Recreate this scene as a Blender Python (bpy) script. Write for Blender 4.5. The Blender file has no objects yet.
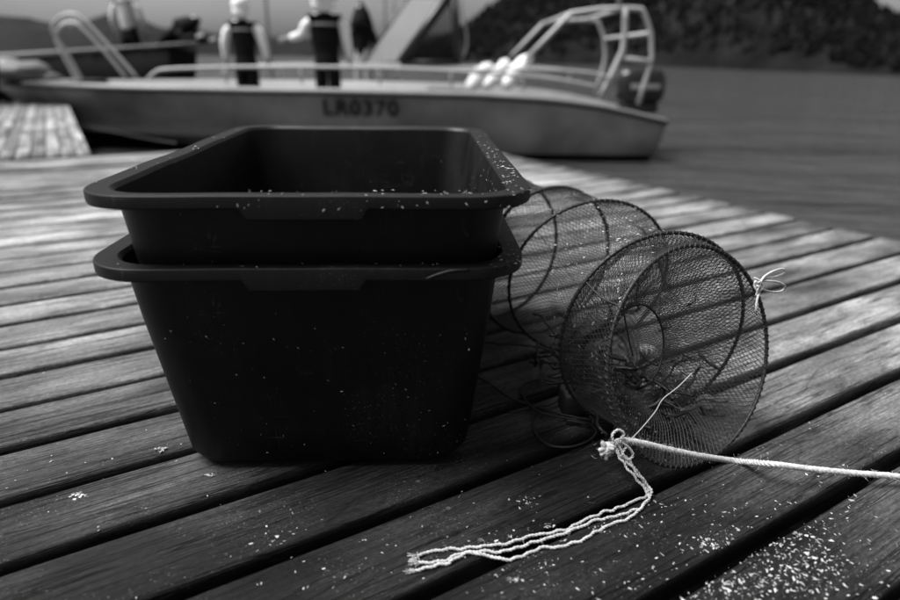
import bpy, bmesh, math, random
from math import sin, cos, pi, radians, sqrt, atan2, exp
from mathutils import Vector, Matrix, noise
random.seed(7)
S = bpy.context.scene
COL = S.collection

# ------------------------------------------------------------------ camera
FPX, PITCH, ROLL, EYE = 625.2, .3708, .013, .5          # focal length in 900-wide pixels, metres
RV = Vector((1, 0, 0)); UV = Vector((0, sin(PITCH), cos(PITCH))); FV = Vector((0, cos(PITCH), -sin(PITCH)))
RIGHT = RV*cos(ROLL) + UV*sin(ROLL); UP = UV*cos(ROLL) - RV*sin(ROLL)
cam_d = bpy.data.cameras.new('camera'); cam = bpy.data.objects.new('camera', cam_d); COL.objects.link(cam)
M = Matrix((RIGHT, UP, -FV)).transposed().to_4x4(); M.translation = (0, 0, EYE)
cam.matrix_world = M
cam_d.sensor_width = 36; cam_d.lens = FPX/900*36; cam_d.clip_end = 3000; cam_d.clip_start = .02
cam_d.dof.use_dof = True; cam_d.dof.focus_distance = .80; cam_d.dof.aperture_fstop = 2.4
S.camera = cam

# ------------------------------------------------------------------ light
SUN_EL, SUN_AZ, SUN_STR, SKY_STR = radians(62), radians(268), 3.4, .15   # azimuth clockwise from +Y
w = bpy.data.worlds.new("World"); S.world = w; w.use_nodes = True
nt = w.node_tree; nt.nodes.clear()
sky = nt.nodes.new('ShaderNodeTexSky'); sky.sky_type = 'NISHITA'; sky.sun_disc = False
sky.sun_elevation = SUN_EL; sky.sun_rotation = SUN_AZ; sky.dust_density = 3.0; sky.air_density = 1.0
bw = nt.nodes.new('ShaderNodeRGBToBW'); bg = nt.nodes.new('ShaderNodeBackground'); out = nt.nodes.new('ShaderNodeOutputWorld')
tcw = nt.nodes.new('ShaderNodeTexCoord'); mpw = nt.nodes.new('ShaderNodeMapping'); mpw.inputs['Scale'].default_value = (1, 1, 3.5)
cl = nt.nodes.new('ShaderNodeTexNoise'); cl.inputs['Scale'].default_value = 2.2; cl.inputs['Detail'].default_value = 5
mr = nt.nodes.new('ShaderNodeMapRange'); mr.inputs['From Min'].default_value = .3; mr.inputs['From Max'].default_value = .7
mr.inputs['To Min'].default_value = .27; mr.inputs['To Max'].default_value = .40
mul = nt.nodes.new('ShaderNodeMath'); mul.operation = 'MULTIPLY'
nt.links.new(tcw.outputs['Generated'], mpw.inputs['Vector']); nt.links.new(mpw.outputs[0], cl.inputs['Vector'])
nt.links.new(cl.outputs[0], mr.inputs['Value']); nt.links.new(sky.outputs[0], bw.inputs[0])
nt.links.new(bw.outputs[0], mul.inputs[0]); nt.links.new(mr.outputs[0], mul.inputs[1])
nt.links.new(mul.outputs[0], bg.inputs['Color']); bg.inputs['Strength'].default_value = SKY_STR
nt.links.new(bg.outputs[0], out.inputs[0])
sd = bpy.data.lights.new('sun', 'SUN'); sd.energy = SUN_STR; sd.angle = radians(38); sd.color = (1, 1, 1)
so = bpy.data.objects.new('sun', sd); COL.objects.link(so)
sdir = Vector((sin(SUN_AZ)*cos(SUN_EL), cos(SUN_AZ)*cos(SUN_EL), sin(SUN_EL)))
so.rotation_euler = sdir.to_track_quat('Z', 'Y').to_euler(); so.location = sdir*20
S.view_settings.view_transform = 'Standard'; S.view_settings.look = 'None'; S.view_settings.gamma = 1
S.view_settings.exposure = 1.12
S.render.engine = 'CYCLES'

# ------------------------------------------------------------------ helpers
def at(x, y, z=0., Y=None):
    """a point in the place: on the level z, or at the distance Y"""
    d = RIGHT*((x-450)/FPX) + UP*((300-y)/FPX) + FV
    s = (z-EYE)/d.z if Y is None else Y/d.y
    return Vector((0, 0, EYE)) + d*s

def props(o, label=None, cat=None, group=None, kind=None):
    if label: o['label'] = label
    if cat: o['category'] = cat
    if group: o['group'] = group
    if kind: o['kind'] = kind
    return o

def empty(name, loc=(0, 0, 0), rz=0, **k):
    o = bpy.data.objects.new(name, None); COL.objects.link(o); o.location = loc; o.rotation_euler.z = rz
    o.empty_display_size = .1
    return props(o, **k)

def mesh_obj(name, verts, faces, mat, parent=None, smooth=True, mats=None, idx=None, world=False):
    me = bpy.data.meshes.new(name); me.from_pydata([tuple(v) for v in verts], [], faces)
    if mats:
        for m in mats: me.materials.append(m)
        if idx: me.polygons.foreach_set('material_index', idx)
    else: me.materials.append(mat)
    me.polygons.foreach_set('use_smooth', [smooth]*len(me.polygons)); me.update()
    o = bpy.data.objects.new(name, me); COL.objects.link(o)
    if parent:
        o.parent = parent
        if world: o.matrix_parent_inverse = (Matrix.Translation(parent.location) @ parent.rotation_euler.to_matrix().to_4x4()).inverted()
    return o

class MB:
    def __init__(s): s.v = []; s.f = []
    def add(s, v, f):
        n = len(s.v); s.v += [Vector(p) for p in v]; s.f += [tuple(i+n for i in q) for q in f]; return s
    def box(s, c, d, rot=None, bev=0.):
        c = Vector(c); x, y, z = d[0]/2, d[1]/2, d[2]/2
        if bev > 0:
            bm = bmesh.new(); bmesh.ops.create_cube(bm, size=1)
            for v in bm.verts: v.co = Vector((v.co.x*2*x, v.co.y*2*y, v.co.z*2*z))
            bmesh.ops.bevel(bm, geom=bm.edges[:], offset=bev, segments=3, affect='EDGES', profile=.5)
            bm.verts.index_update()
            V = [v.co.copy() for v in bm.verts]; Fc = [tuple(v.index for v in f.verts) for f in bm.faces]; bm.free()
        else:
            V = [Vector((a*x, b*y, e*z)) for a in (-1, 1) for b in (-1, 1) for e in (-1, 1)]
            Fc = [(0, 1, 3, 2), (4, 6, 7, 5), (0, 4, 5, 1), (2, 3, 7, 6), (0, 2, 6, 4), (1, 5, 7, 3)]
        if rot is not None: V = [rot @ p for p in V]
        return s.add([c+p for p in V], Fc)
    def tube(s, pts, r, n=8, closed=False, caps=True):
        pts = [Vector(p) for p in pts]; N = len(pts)
        rr = r if isinstance(r, (list, tuple)) else [r]*N
        V = []; F = []; up = None
        for i, p in enumerate(pts):
            a = pts[(i-1) % N] if (closed or i > 0) else p; b = pts[(i+1) % N] if (closed or i < N-1) else p
            t = (b-a).normalized() if (b-a).length > 1e-9 else Vector((0, 0, 1))
            if up is None:
                up = Vector((0, 0, 1)) if abs(t.z) < .9 else Vector((1, 0, 0))
            up = (up - t*up.dot(t)); up = up.normalized() if up.length > 1e-6 else t.orthogonal().normalized()
            sd_ = t.cross(up)
            for k in range(n):
                an = 2*pi*k/n; V.append(p + (up*cos(an)+sd_*sin(an))*rr[i])
        for i in range(N if closed else N-1):
            j = (i+1) % N
            for k in range(n):
                l = (k+1) % n; F.append((i*n+k, i*n+l, j*n+l, j*n+k))
        if not closed and caps:
            F.append(tuple(range(n))[::-1]); F.append(tuple((N-1)*n+k for k in range(n)))
        return s.add(V, F)
    def ell(s, c, d, rot=None, nu=16, nv=10):
        V = []; F = []
        for j in range(nv+1):
            th = pi*j/nv
            for i in range(nu):
                ph = 2*pi*i/nu; p = Vector((sin(th)*cos(ph)*d[0]/2, sin(th)*sin(ph)*d[1]/2, cos(th)*d[2]/2))
                V.append(Vector(c) + (rot @ p if rot is not None else p))
        for j in range(nv):
            for i in range(nu):
                k = (i+1) % nu; F.append((j*nu+i, (j+1)*nu+i, (j+1)*nu+k, j*nu+k))
        return s.add(V, F)
    def build(s, name, mat, parent=None, smooth=True, world=True, **k):
        o = mesh_obj(name, s.v, s.f, mat, parent, smooth, world=world)
        return props(o, **k)

def spline(P, n=8):
    """Catmull-Rom through the points"""
    P = [Vector(p) for p in P]; Q = [P[0]*2-P[1]] + P + [P[-1]*2-P[-2]]; R = []
    for i in range(1, len(Q)-2):
        a, b, c, d = Q[i-1:i+3]
        for k in range(n):
            t = k/n
            R.append(.5*((2*b)+(c-a)*t+(2*a-5*b+4*c-d)*t*t+(3*b-a-3*c+d)*t**3))
    R.append(P[-1]); return R

def resample(P, step):
    L = [0]
    for i in range(1, len(P)): L.append(L[-1]+(P[i]-P[i-1]).length)
    n = max(2, int(L[-1]/step)); R = []; j = 0
    for k in range(n+1):
        s_ = L[-1]*k/n
        while j < len(L)-2 and L[j+1] < s_: j += 1
        t = (s_-L[j])/max(1e-9, L[j+1]-L[j]); R.append(P[j].lerp(P[j+1], min(1, t)))
    return R

def twisted(mb, path, rr, pitch, ns=3, step=None, wob=0.):
    """rope of ns strands laid round the path"""
    P = resample(path, step or pitch/10); up = None; st = [[] for _ in range(ns)]; s_ = 0
    for i, p in enumerate(P):
        a = P[max(0, i-1)]; b = P[min(len(P)-1, i+1)]; t = (b-a).normalized()
        if i: s_ += (P[i]-P[i-1]).length
        if up is None: up = Vector((0, 0, 1)) if abs(t.z) < .9 else Vector((1, 0, 0))
        up = (up-t*up.dot(t)).normalized(); sd_ = t.cross(up)
        for k in range(ns):
            an = 2*pi*(s_/pitch + k/ns); q = rr*.52*(1+wob*noise.noise(p*90+Vector((k*7, 0, 0))))
            st[k].append(p + (up*cos(an)+sd_*sin(an))*q)
    for k in range(ns): mb.tube(st[k], rr*.56, 6)

# ------------------------------------------------------------------ materials
def mat(name, col=.2, rough=.5, metal=0., spec=.5, nodes=None, coat=0.):
    m = bpy.data.materials.new(name); m.use_nodes = True
    b = m.node_tree.nodes['Principled BSDF']
    c = col if isinstance(col, tuple) else (col, col, col)
    b.inputs['Base Color'].default_value = (*c, 1); b.inputs['Roughness'].default_value = rough
    b.inputs['Metallic'].default_value = metal; b.inputs['Specular IOR Level'].default_value = spec
    b.inputs['Coat Weight'].default_value = coat
    if nodes: nodes(m.node_tree, b)
    return m
def N(t, kind, **k):
    n = t.nodes.new(kind)
    for a, v in k.items():
        if a in n.inputs: n.inputs[a].default_value = v
        else: setattr(n, a, v)
    return n
def L(t, a, b): t.links.new(a, b)
def ramp(t, src, pts):
    r = t.nodes.new('ShaderNodeValToRGB'); e = r.color_ramp.elements
    e[0].position, e[1].position = pts[0][0], pts[-1][0]
    e[0].color = (*[pts[0][1]]*3, 1); e[1].color = (*[pts[-1][1]]*3, 1)
    for p, v in pts[1:-1]: q = e.new(p); q.color = (v, v, v, 1)
    L(t, src, r.inputs[0]); return r.outputs[0]
def math_(t, op, a, b=None, c=None, clamp=False):
    n = t.nodes.new('ShaderNodeMath'); n.operation = op; n.use_clamp = clamp
    for i, v in enumerate((a, b, c)):
        if v is None: continue
        if isinstance(v, (int, float)): n.inputs[i].default_value = v
        else: L(t, v, n.inputs[i])
    return n.outputs[0]
def mixf(t, f, a, b):
    n = t.nodes.new('ShaderNodeMix'); n.data_type = 'FLOAT'
    for i, v in ((0, f), (2, a), (3, b)):
        if isinstance(v, (int, float)): n.inputs[i].default_value = v
        else: L(t, v, n.inputs[i])
    return n.outputs[0]
def speckled(base, var, scale=30, rlo=.35, rhi=.6, bump=.1, dist=.001):
    def f(t, b):
        tc = N(t, 'ShaderNodeTexCoord'); n = N(t, 'ShaderNodeTexNoise', Scale=scale, Detail=6.)
        L(t, tc.outputs['Object'], n.inputs['Vector'])
        L(t, ramp(t, n.outputs[0], [(.3, base*(1-var)), (.7, base*(1+var))]), b.inputs['Base Color'])
        L(t, ramp(t, n.outputs[0], [(.3, rlo), (.7, rhi)]), b.inputs['Roughness'])
        bp = N(t, 'ShaderNodeBump', Strength=bump, Distance=dist); L(t, n.outputs[0], bp.inputs['Height']); L(t, bp.outputs[0], b.inputs['Normal'])
    return f

def wood_nodes(wet_shade=True, dry=(.10, .36)):
    def f(t, b):
        tc = N(t, 'ShaderNodeTexCoord'); oi = N(t, 'ShaderNodeObjectInfo'); geo = N(t, 'ShaderNodeNewGeometry')
        off = t.nodes.new('ShaderNodeVectorMath'); off.operation = 'SCALE'
        cmb = N(t, 'ShaderNodeCombineXYZ'); L(t, oi.outputs['Random'], cmb.inputs[0]); 
        r2 = math_(t, 'MULTIPLY', oi.outputs['Random'], 7.31); L(t, math_(t, 'FRACT', r2), cmb.inputs[1])
        L(t, math_(t, 'FRACT', math_(t, 'MULTIPLY', oi.outputs['Random'], 31.7)), cmb.inputs[2])
        L(t, cmb.outputs[0], off.inputs[0]); off.inputs['Scale'].default_value = 40
        add = t.nodes.new('ShaderNodeVectorMath'); L(t, tc.outputs['Object'], add.inputs[0]); L(t, off.outputs[0], add.inputs[1])
        def mp(sx, sy, sz):
            m = N(t, 'ShaderNodeMapping'); m.inputs['Scale'].default_value = (sx, sy, sz); L(t, add.outputs[0], m.inputs['Vector']); return m.outputs[0]
        # growth rings cut flat: bent along the board by slow noise, pinched at knots
        warp = N(t, 'ShaderNodeTexNoise', Scale=1.0, Detail=2.); L(t, mp(2.2, 9, 9), warp.inputs['Vector'])
        kn = N(t, 'ShaderNodeTexVoronoi', Scale=1.0); L(t, mp(2.6, 9, 1), kn.inputs['Vector'])
        iso = N(t, 'ShaderNodeTexNoise', Scale=1.0, Detail=6., Roughness=.75); L(t, mp(110, 330, 330), iso.inputs['Vector'])
        knot = ramp(t, kn.outputs['Distance'], [(0, 1), (.08, .85), (.3, .1), (.45, 0)])
        sep = N(t, 'ShaderNodeSeparateXYZ'); L(t, add.outputs[0], sep.inputs[0])
        h = math_(t, 'ADD', math_(t, 'MULTIPLY', sep.outputs[1], 16.), math_(t, 'MULTIPLY', warp.outputs[0], 5.0))
        h = math_(t, 'ADD', h, math_(t, 'MULTIPLY', knot, 1.6))
        fr = math_(t, 'MULTIPLY', h, 4.2)
        ring = math_(t, 'ABSOLUTE', math_(t, 'SINE', fr))
        ringc = ramp(t, ring, [(0, 0), (.25, .75), (1, 1)])
        fine = N(t, 'ShaderNodeTexNoise', Scale=1.0, Detail=8., Roughness=.7); L(t, mp(9, 420, 420), fine.inputs['Vector'])
        med = N(t, 'ShaderNodeTexNoise', Scale=1.0, Detail=5., Roughness=.6); L(t, mp(5, 60, 60), med.inputs['Vector'])
        blot = N(t, 'ShaderNodeTexNoise', Scale=1.0, Detail=4.); L(t, mp(4, 10, 10), blot.inputs['Vector'])
        crk = ramp(t, med.outputs[0], [(.3, 0), (.37, 1), (1, 1)])
        gr1 = N(t, 'ShaderNodeTexNoise', Scale=1.0, Detail=3., Roughness=.5); L(t, mp(3.2, 85, 85), gr1.inputs['Vector'])
        gv = math_(t, 'ABSOLUTE', math_(t, 'SUBTRACT', gr1.outputs[0], .5))
        patch = N(t, 'ShaderNodeTexNoise', Scale=1.0, Detail=2.); L(t, mp(1.6, 14, 14), patch.inputs['Vector'])
        groove = math_(t, 'ADD', ramp(t, gv, [(0, 0), (.012, .25), (.03, 1)]), ramp(t, patch.outputs[0], [(.42, .8), (.58, 0)]), clamp=True)
        g = math_(t, 'MULTIPLY', ramp(t, fine.outputs[0], [(.32, .3), (.68, 1.15)]), math_(t, 'MULTIPLY_ADD', ringc, .35, .65))
        g = math_(t, 'MULTIPLY', g, math_(t, 'MULTIPLY_ADD', crk, .6, .4))
        g = math_(t, 'MULTIPLY', g, math_(t, 'MULTIPLY_ADD', groove, .62, .38))
        g = math_(t, 'MULTIPLY', g, ramp(t, iso.outputs[0], [(.32, .45), (.5, .95), (.68, 1.6)]))
        g = math_(t, 'MULTIPLY', g, ramp(t, blot.outputs[0], [(.3, .35), (.5, .85), (.7, 1.6)]))
        g = math_(t, 'MULTIPLY', g, math_(t, 'MULTIPLY_ADD', knot, -.7, 1.))
        g = math_(t, 'MULTIPLY', g, math_(t, 'MULTIPLY_ADD', oi.outputs['Random'], .7, .65))
        # wet stain where the catch was sorted, foreground shade painted into the colour, ragged border; dry silvery boards beyond
        sp = N(t, 'ShaderNodeSeparateXYZ'); L(t, geo.outputs['Position'], sp.inputs[0])
        wn = N(t, 'ShaderNodeTexNoise', Scale=3.2, Detail=5.); L(t, geo.outputs['Position'], wn.inputs['Vector'])
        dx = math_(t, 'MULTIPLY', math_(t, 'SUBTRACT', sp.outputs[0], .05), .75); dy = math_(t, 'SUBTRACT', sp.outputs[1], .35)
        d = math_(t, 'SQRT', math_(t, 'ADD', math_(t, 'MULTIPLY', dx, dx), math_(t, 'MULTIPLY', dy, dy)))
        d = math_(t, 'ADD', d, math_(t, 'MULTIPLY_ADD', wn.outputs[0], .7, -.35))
        dry_unshaded = ramp(t, d, [(.30, 0), (.58, .38), (.88, 1)]) if wet_shade else None
        if wet_shade:
            base = mixf(t, dry_unshaded, WET_SHADE, DRY)
            sk = N(t, 'ShaderNodeTexNoise', Scale=430., Detail=1.); L(t, geo.outputs['Position'], sk.inputs['Vector'])
            sm = N(t, 'ShaderNodeTexNoise', Scale=11., Detail=4.); L(t, geo.outputs['Position'], sm.inputs['Vector'])
            salt = math_(t, 'MULTIPLY', ramp(t, sk.outputs[0], [(.66, 0), (.72, 1)]), ramp(t, sm.outputs[0], [(.45, 0), (.62, 1)]))
            L(t, math_(t, 'MULTIPLY_ADD', salt, .10, math_(t, 'MULTIPLY', g, base)), b.inputs['Base Color'])
            rg = mixf(t, dry_unshaded, .44, .6); L(t, math_(t, 'MULTIPLY_ADD', fine.outputs[0], .25, rg), b.inputs['Roughness'])
        else:
            L(t, math_(t, 'MULTIPLY', g, DRY), b.inputs['Base Color']); b.inputs['Roughness'].default_value = .8
        b.inputs['Specular IOR Level'].default_value = .17
        hh = math_(t, 'ADD', math_(t, 'MULTIPLY', fine.outputs[0], .5), math_(t, 'MULTIPLY', ringc, .6))
        hh = math_(t, 'ADD', hh, math_(t, 'MULTIPLY', crk, 1.2)); hh = math_(t, 'ADD', hh, math_(t, 'MULTIPLY', iso.outputs[0], .9)); hh = math_(t, 'ADD', hh, math_(t, 'MULTIPLY', groove, 1.1))
        bp = N(t, 'ShaderNodeBump', Strength=1., Distance=.0022); L(t, hh, bp.inputs['Height']); L(t, bp.outputs[0], b.inputs['Normal'])
    return f
WET_SHADE, DRY = .026, .37  # darker tone holds both the wetness and the painted foreground shade
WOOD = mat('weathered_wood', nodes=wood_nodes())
WOOD_DARK = mat('joist_wood', nodes=speckled(.05, .4, 20, .7, .9))

def plastic_nodes(t, b):
    tc = N(t, 'ShaderNodeTexCoord')
    n = N(t, 'ShaderNodeTexNoise', Scale=9., Detail=7., Roughness=.65); L(t, tc.outputs['Object'], n.inputs['Vector'])
    m = N(t, 'ShaderNodeMapping'); m.inputs['Scale'].default_value = (60, 60, 5); L(t, tc.outputs['Object'], m.inputs['Vector'])
    st = N(t, 'ShaderNodeTexNoise', Scale=1., Detail=5., Roughness=.6); L(t, m.outputs[0], st.inputs['Vector'])
    dust = N(t, 'ShaderNodeTexNoise', Scale=520., Detail=2.); L(t, tc.outputs['Object'], dust.inputs['Vector'])
    ds = math_(t, 'MULTIPLY', ramp(t, dust.outputs[0], [(.66, 0), (.74, 1)]), ramp(t, n.outputs[0], [(.52, 0), (.7, 1)]))
    a = math_(t, 'MULTIPLY', ramp(t, n.outputs[0], [(.35, .0), (.75, 1.)]), ramp(t, st.outputs[0], [(.45, 0), (.75, 1.)]))
    c = math_(t, 'MULTIPLY_ADD', a, .007, .0008); c = math_(t, 'MULTIPLY_ADD', ds, .22, c)
    # hair scratches and dried drips
    for rot, sc_ in ((.5, (6, 6, 90)), (-.9, (90, 40, 5))):
        m3 = N(t, 'ShaderNodeMapping'); m3.inputs['Scale'].default_value = sc_; m3.inputs['Rotation'].default_value = (.2, rot, .3); L(t, tc.outputs['Object'], m3.inputs['Vector'])
        s3 = N(t, 'ShaderNodeTexNoise', Scale=1., Detail=1.); L(t, m3.outputs[0], s3.inputs['Vector'])
        k3 = ramp(t, math_(t, 'ABSOLUTE', math_(t, 'SUBTRACT', s3.outputs[0], .5)), [(0, 1), (.004, .6), (.010, 0)])
        p3 = N(t, 'ShaderNodeTexNoise', Scale=14., Detail=3.); L(t, tc.outputs['Object'], p3.inputs['Vector'])
        c = math_(t, 'MULTIPLY_ADD', math_(t, 'MULTIPLY', k3, ramp(t, p3.outputs[0], [(.58, 0), (.70, 1)])), .035, c)
    L(t, c, b.inputs['Base Color'])
    L(t, ramp(t, n.outputs[0], [(.3, .42), (.7, .62)]), b.inputs['Roughness']); b.inputs['Specular IOR Level'].default_value = .3
    g = N(t, 'ShaderNodeTexNoise', Scale=900., Detail=2.); L(t, tc.outputs['Object'], g.inputs['Vector'])
    bp = N(t, 'ShaderNodeBump', Strength=.25, Distance=.0004); L(t, g.outputs[0], bp.inputs['Height']); L(t, bp.outputs[0], b.inputs['Normal'])
PLASTIC = mat('black_plastic', nodes=plastic_nodes)
NET = mat('net_twine', .03, .6)
HOOP = mat('hoop_binding', .012, .5, nodes=speckled(.014, .5, 400, .4, .7, .6, .001))
CORD = mat('dark_cord', .02, .6)
ROPE = mat('white_rope', nodes=speckled(.47, .35, 260, .7, .9, .5, .0006))
THREAD = mat('thin_twine', .45, .8)
FLAKE = mat('pale_flake', nodes=speckled(.34, .75, 75, .3, .6, .3, .0005))
def two_faced_flake(t, b): pass
ALU = mat('bare_aluminium', metal=.5, nodes=speckled(.30, .45, 1.9, .42, .65, .15, .01))
ALU_LIGHT = mat('light_gunwale', nodes=speckled(.22, .12, 5, .35, .55))
BOTTOM = mat('dark_antifouling', .008, .8, spec=.15)
RUBBER = mat('black_rubber', .015, .6)
TUBE = mat('grey_tube', .42, .5)
DARKFRAME = mat('dark_frame', .012, .4)
INTERIOR = mat('cockpit_liner', .09, .6)
PRINT = mat('black_lettering', .008, .6)
WHITE = mat('white_vinyl', nodes=speckled(.8, .06, 12, .5, .7))
WHITEC = mat('white_cloth', nodes=speckled(.85, .05, 20, .8, .9))
BLACKC = mat('black_cloth', spec=.15, nodes=speckled(.006, .4, 20, .8, .9))
GREYC = mat('grey_cloth', nodes=speckled(.35, .2, 20, .8, .9))
BAND = mat('reflective_band', .3, .4)
PALEC = mat('pale_shirt', nodes=speckled(.62, .12, 20, .8, .9))
SKIN = mat('skin', .35, .5)
HAIR = mat('dark_hair', .015, .6)
COWL = mat('engine_cowl', .012, .3, coat=.3)
TARP = mat('grey_tarpaulin', nodes=speckled(.14, .2, 8, .5, .7))
BAITM = mat('pale_bait', nodes=speckled(.45, .6, 90, .4, .6, .5, .002))
WEED = mat('dark_weed', .02, .45)
LEAD = mat('dark_block', nodes=speckled(.025, .4, 60, .5, .7, .4, .001))
STEEL = mat('screw_steel', .10, .55, .6)
def scr_nodes(t, b):
    tr = N(t, 'ShaderNodeBsdfTransparent'); gl = N(t, 'ShaderNodeBsdfGlossy', Roughness=.1); df = N(t, 'ShaderNodeBsdfDiffuse')
    df.inputs['Color'].default_value = (.3, .3, .3, 1)
    fr = N(t, 'ShaderNodeFresnel', IOR=1.5); m1 = N(t, 'ShaderNodeMixShader'); m2 = N(t, 'ShaderNodeMixShader', Fac=.4)
    L(t, fr.outputs[0], m1.inputs[0]); L(t, tr.outputs[0], m1.inputs[1]); L(t, gl.outputs[0], m1.inputs[2])
    L(t, m1.outputs[0], m2.inputs[1]); L(t, df.outputs[0], m2.inputs[2])
    L(t, m2.outputs[0], t.nodes['Material Output'].inputs[0])
SCREEN = mat('milky_acrylic', nodes=scr_nodes)
def glass_nodes(t, b):
    tr = N(t, 'ShaderNodeBsdfTransparent'); tr.inputs[0].default_value = (.32, .32, .32, 1); gl = N(t, 'ShaderNodeBsdfGlossy', Roughness=.05)
    fr = N(t, 'ShaderNodeFresnel', IOR=1.5); m1 = N(t, 'ShaderNodeMixShader')
    L(t, fr.outputs[0], m1.inputs[0]); L(t, tr.outputs[0], m1.inputs[1]); L(t, gl.outputs[0], m1.inputs[2]); L(t, m1.outputs[0], t.nodes['Material Output'].inputs[0])
TINT = mat('tinted_pane', nodes=glass_nodes)

# ------------------------------------------------------------------ the setting: water, hills
def water_nodes(t, b):
    b.inputs['Base Color'].default_value = (.05, .05, .05, 1); b.inputs['Roughness'].default_value = .09; b.inputs['IOR'].default_value = 1.33
    geo = N(t, 'ShaderNodeNewGeometry'); m = N(t, 'ShaderNodeMapping'); m.inputs['Scale'].default_value = (.45, 1.5, 1); L(t, geo.outputs['Position'], m.inputs['Vector'])
    a = N(t, 'ShaderNodeTexNoise', Scale=.55, Detail=3.); c = N(t, 'ShaderNodeTexNoise', Scale=3.2, Detail=5.)
    L(t, m.outputs[0], a.inputs['Vector']); L(t, m.outputs[0], c.inputs['Vector'])
    h = math_(t, 'ADD', math_(t, 'MULTIPLY', a.outputs[0], .75), math_(t, 'MULTIPLY', c.outputs[0], .2))
    bp = N(t, 'ShaderNodeBump', Strength=.9, Distance=1.); L(t, h, bp.inputs['Height']); L(t, bp.outputs[0], b.inputs['Normal'])
WATERM = mat('fjord_water', nodes=water_nodes)
WZ = -.42
v = [(-1500, -60, WZ), (1500, -60, WZ), (1500, 2000, WZ), (-1500, 2000, WZ)]
props(mesh_obj('water', v, [(0, 1, 2, 3)], WATERM, smooth=False), kind='structure', label='grey fjord water with small ripples')

def hill_nodes(lo, hi, sc):
    def f(t, b):
        geo = N(t, 'ShaderNodeNewGeometry'); m = N(t, 'ShaderNodeMapping'); m.inputs['Scale'].default_value = (1, .5, .45); L(t, geo.outputs['Position'], m.inputs['Vector'])
        a = N(t, 'ShaderNodeTexNoise', Scale=sc, Detail=7., Roughness=.65); L(t, m.outputs[0], a.inputs['Vector'])
        c = N(t, 'ShaderNodeTexNoise', Scale=sc*.12, Detail=3.); L(t, m.outputs[0], c.inputs['Vector'])
        g = math_(t, 'MULTIPLY', ramp(t, a.outputs[0], [(.35, lo), (.68, hi)]), ramp(t, c.outputs[0], [(.35, .6), (.65, 1.3)]))
        L(t, g, b.inputs['Base Color']); b.inputs['Roughness'].default_value = .95; b.inputs['Specular IOR Level'].default_value = .1
        bp = N(t, 'ShaderNodeBump', Strength=.8, Distance=2.); L(t, a.outputs[0], bp.inputs['Height']); L(t, bp.outputs[0], b.inputs['Normal'])
    return f
HILL_NEAR = mat('wooded_rock', nodes=hill_nodes(.002, .014, .35)); HILL_FAR = mat('far_wooded_ridge', nodes=hill_nodes(.006, .014, .05))

def interp(T, x):
    for (a, va), (b, vb) in zip(T, T[1:]):
        if x <= b: return va+(vb-va)*max(0, (x-a)/(b-a))
    return T[-1][1]
def ridge(name, sky_line, shore, depth, x0, x1, nx, nv, material, rough, label):
    """terrain rising from a shoreline to a ridge; outline heights turned into metres at the ridge's distance"""
    V = []; F = []
    for i in range(nx+1):
        px = x0+(x1-x0)*i/nx; D = interp(shore, px); R = D+depth
        k = at(px, 40, Y=1.); dx = k.x
        top = at(px, interp(sky_line, px), Y=R).z
        for j in range(nv+1):
            s_ = j/nv; Y = D+depth*s_*1.0
            prof = s_**.75
            z = WZ-.5+(top-WZ+.5)*prof
            p = Vector((dx*Y, Y, z)); q = noise.fractal(p*.045, 1., 2., 6)*rough*min(1, s_*4); q += noise.noise(p*.35)*rough*.35*min(1, s_*6)
            V.append((p.x+q*.5, p.y+q, p.z+q*(.55 if j < nv else .35)))
        V.append((dx*(R+depth), R+depth, WZ-1))
    m = nv+2
    for i in range(nx):
        for j in range(nv+1): F.append((i*m+j, i*m+j+1, (i+1)*m+j+1, (i+1)*m+j))
    return props(mesh_obj(name, V, F, material), kind='structure', label=label)
ridge('hills', [(-900, 30), (-200, 28), (0, 15), (20, 16), (45, 22), (70, 27), (90, 21), (108, 14), (130, 14), (160, 26), (200, 31), (260, 36), (340, 40), (420, 36), (470, 30), (560, 26), (1800, 26)],
      [(-900, 420), (2000, 420)], 260, -900, 1300, 220, 10, HILL_FAR, 4, 'dark distant wooded ridges across the fjord')
ridge('hill', [(380, 61), (430, 47), (455, 34), (467, 26), (482, 15), (500, 2), (530, -22), (600, -60), (700, -80), (790, -75), (835, -30), (860, 4), (872, 14), (890, 21), (905, 25), (960, 24), (1050, -20), (1300, -60), (2200, -80)],
      [(380, 135), (640, 100), (770, 66), (900, 48), (1300, 38), (2200, 30)], 70, 380, 2100, 300, 26, HILL_NEAR, 2.2, 'steep dark wooded hillside dropping into the fjord')

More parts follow.
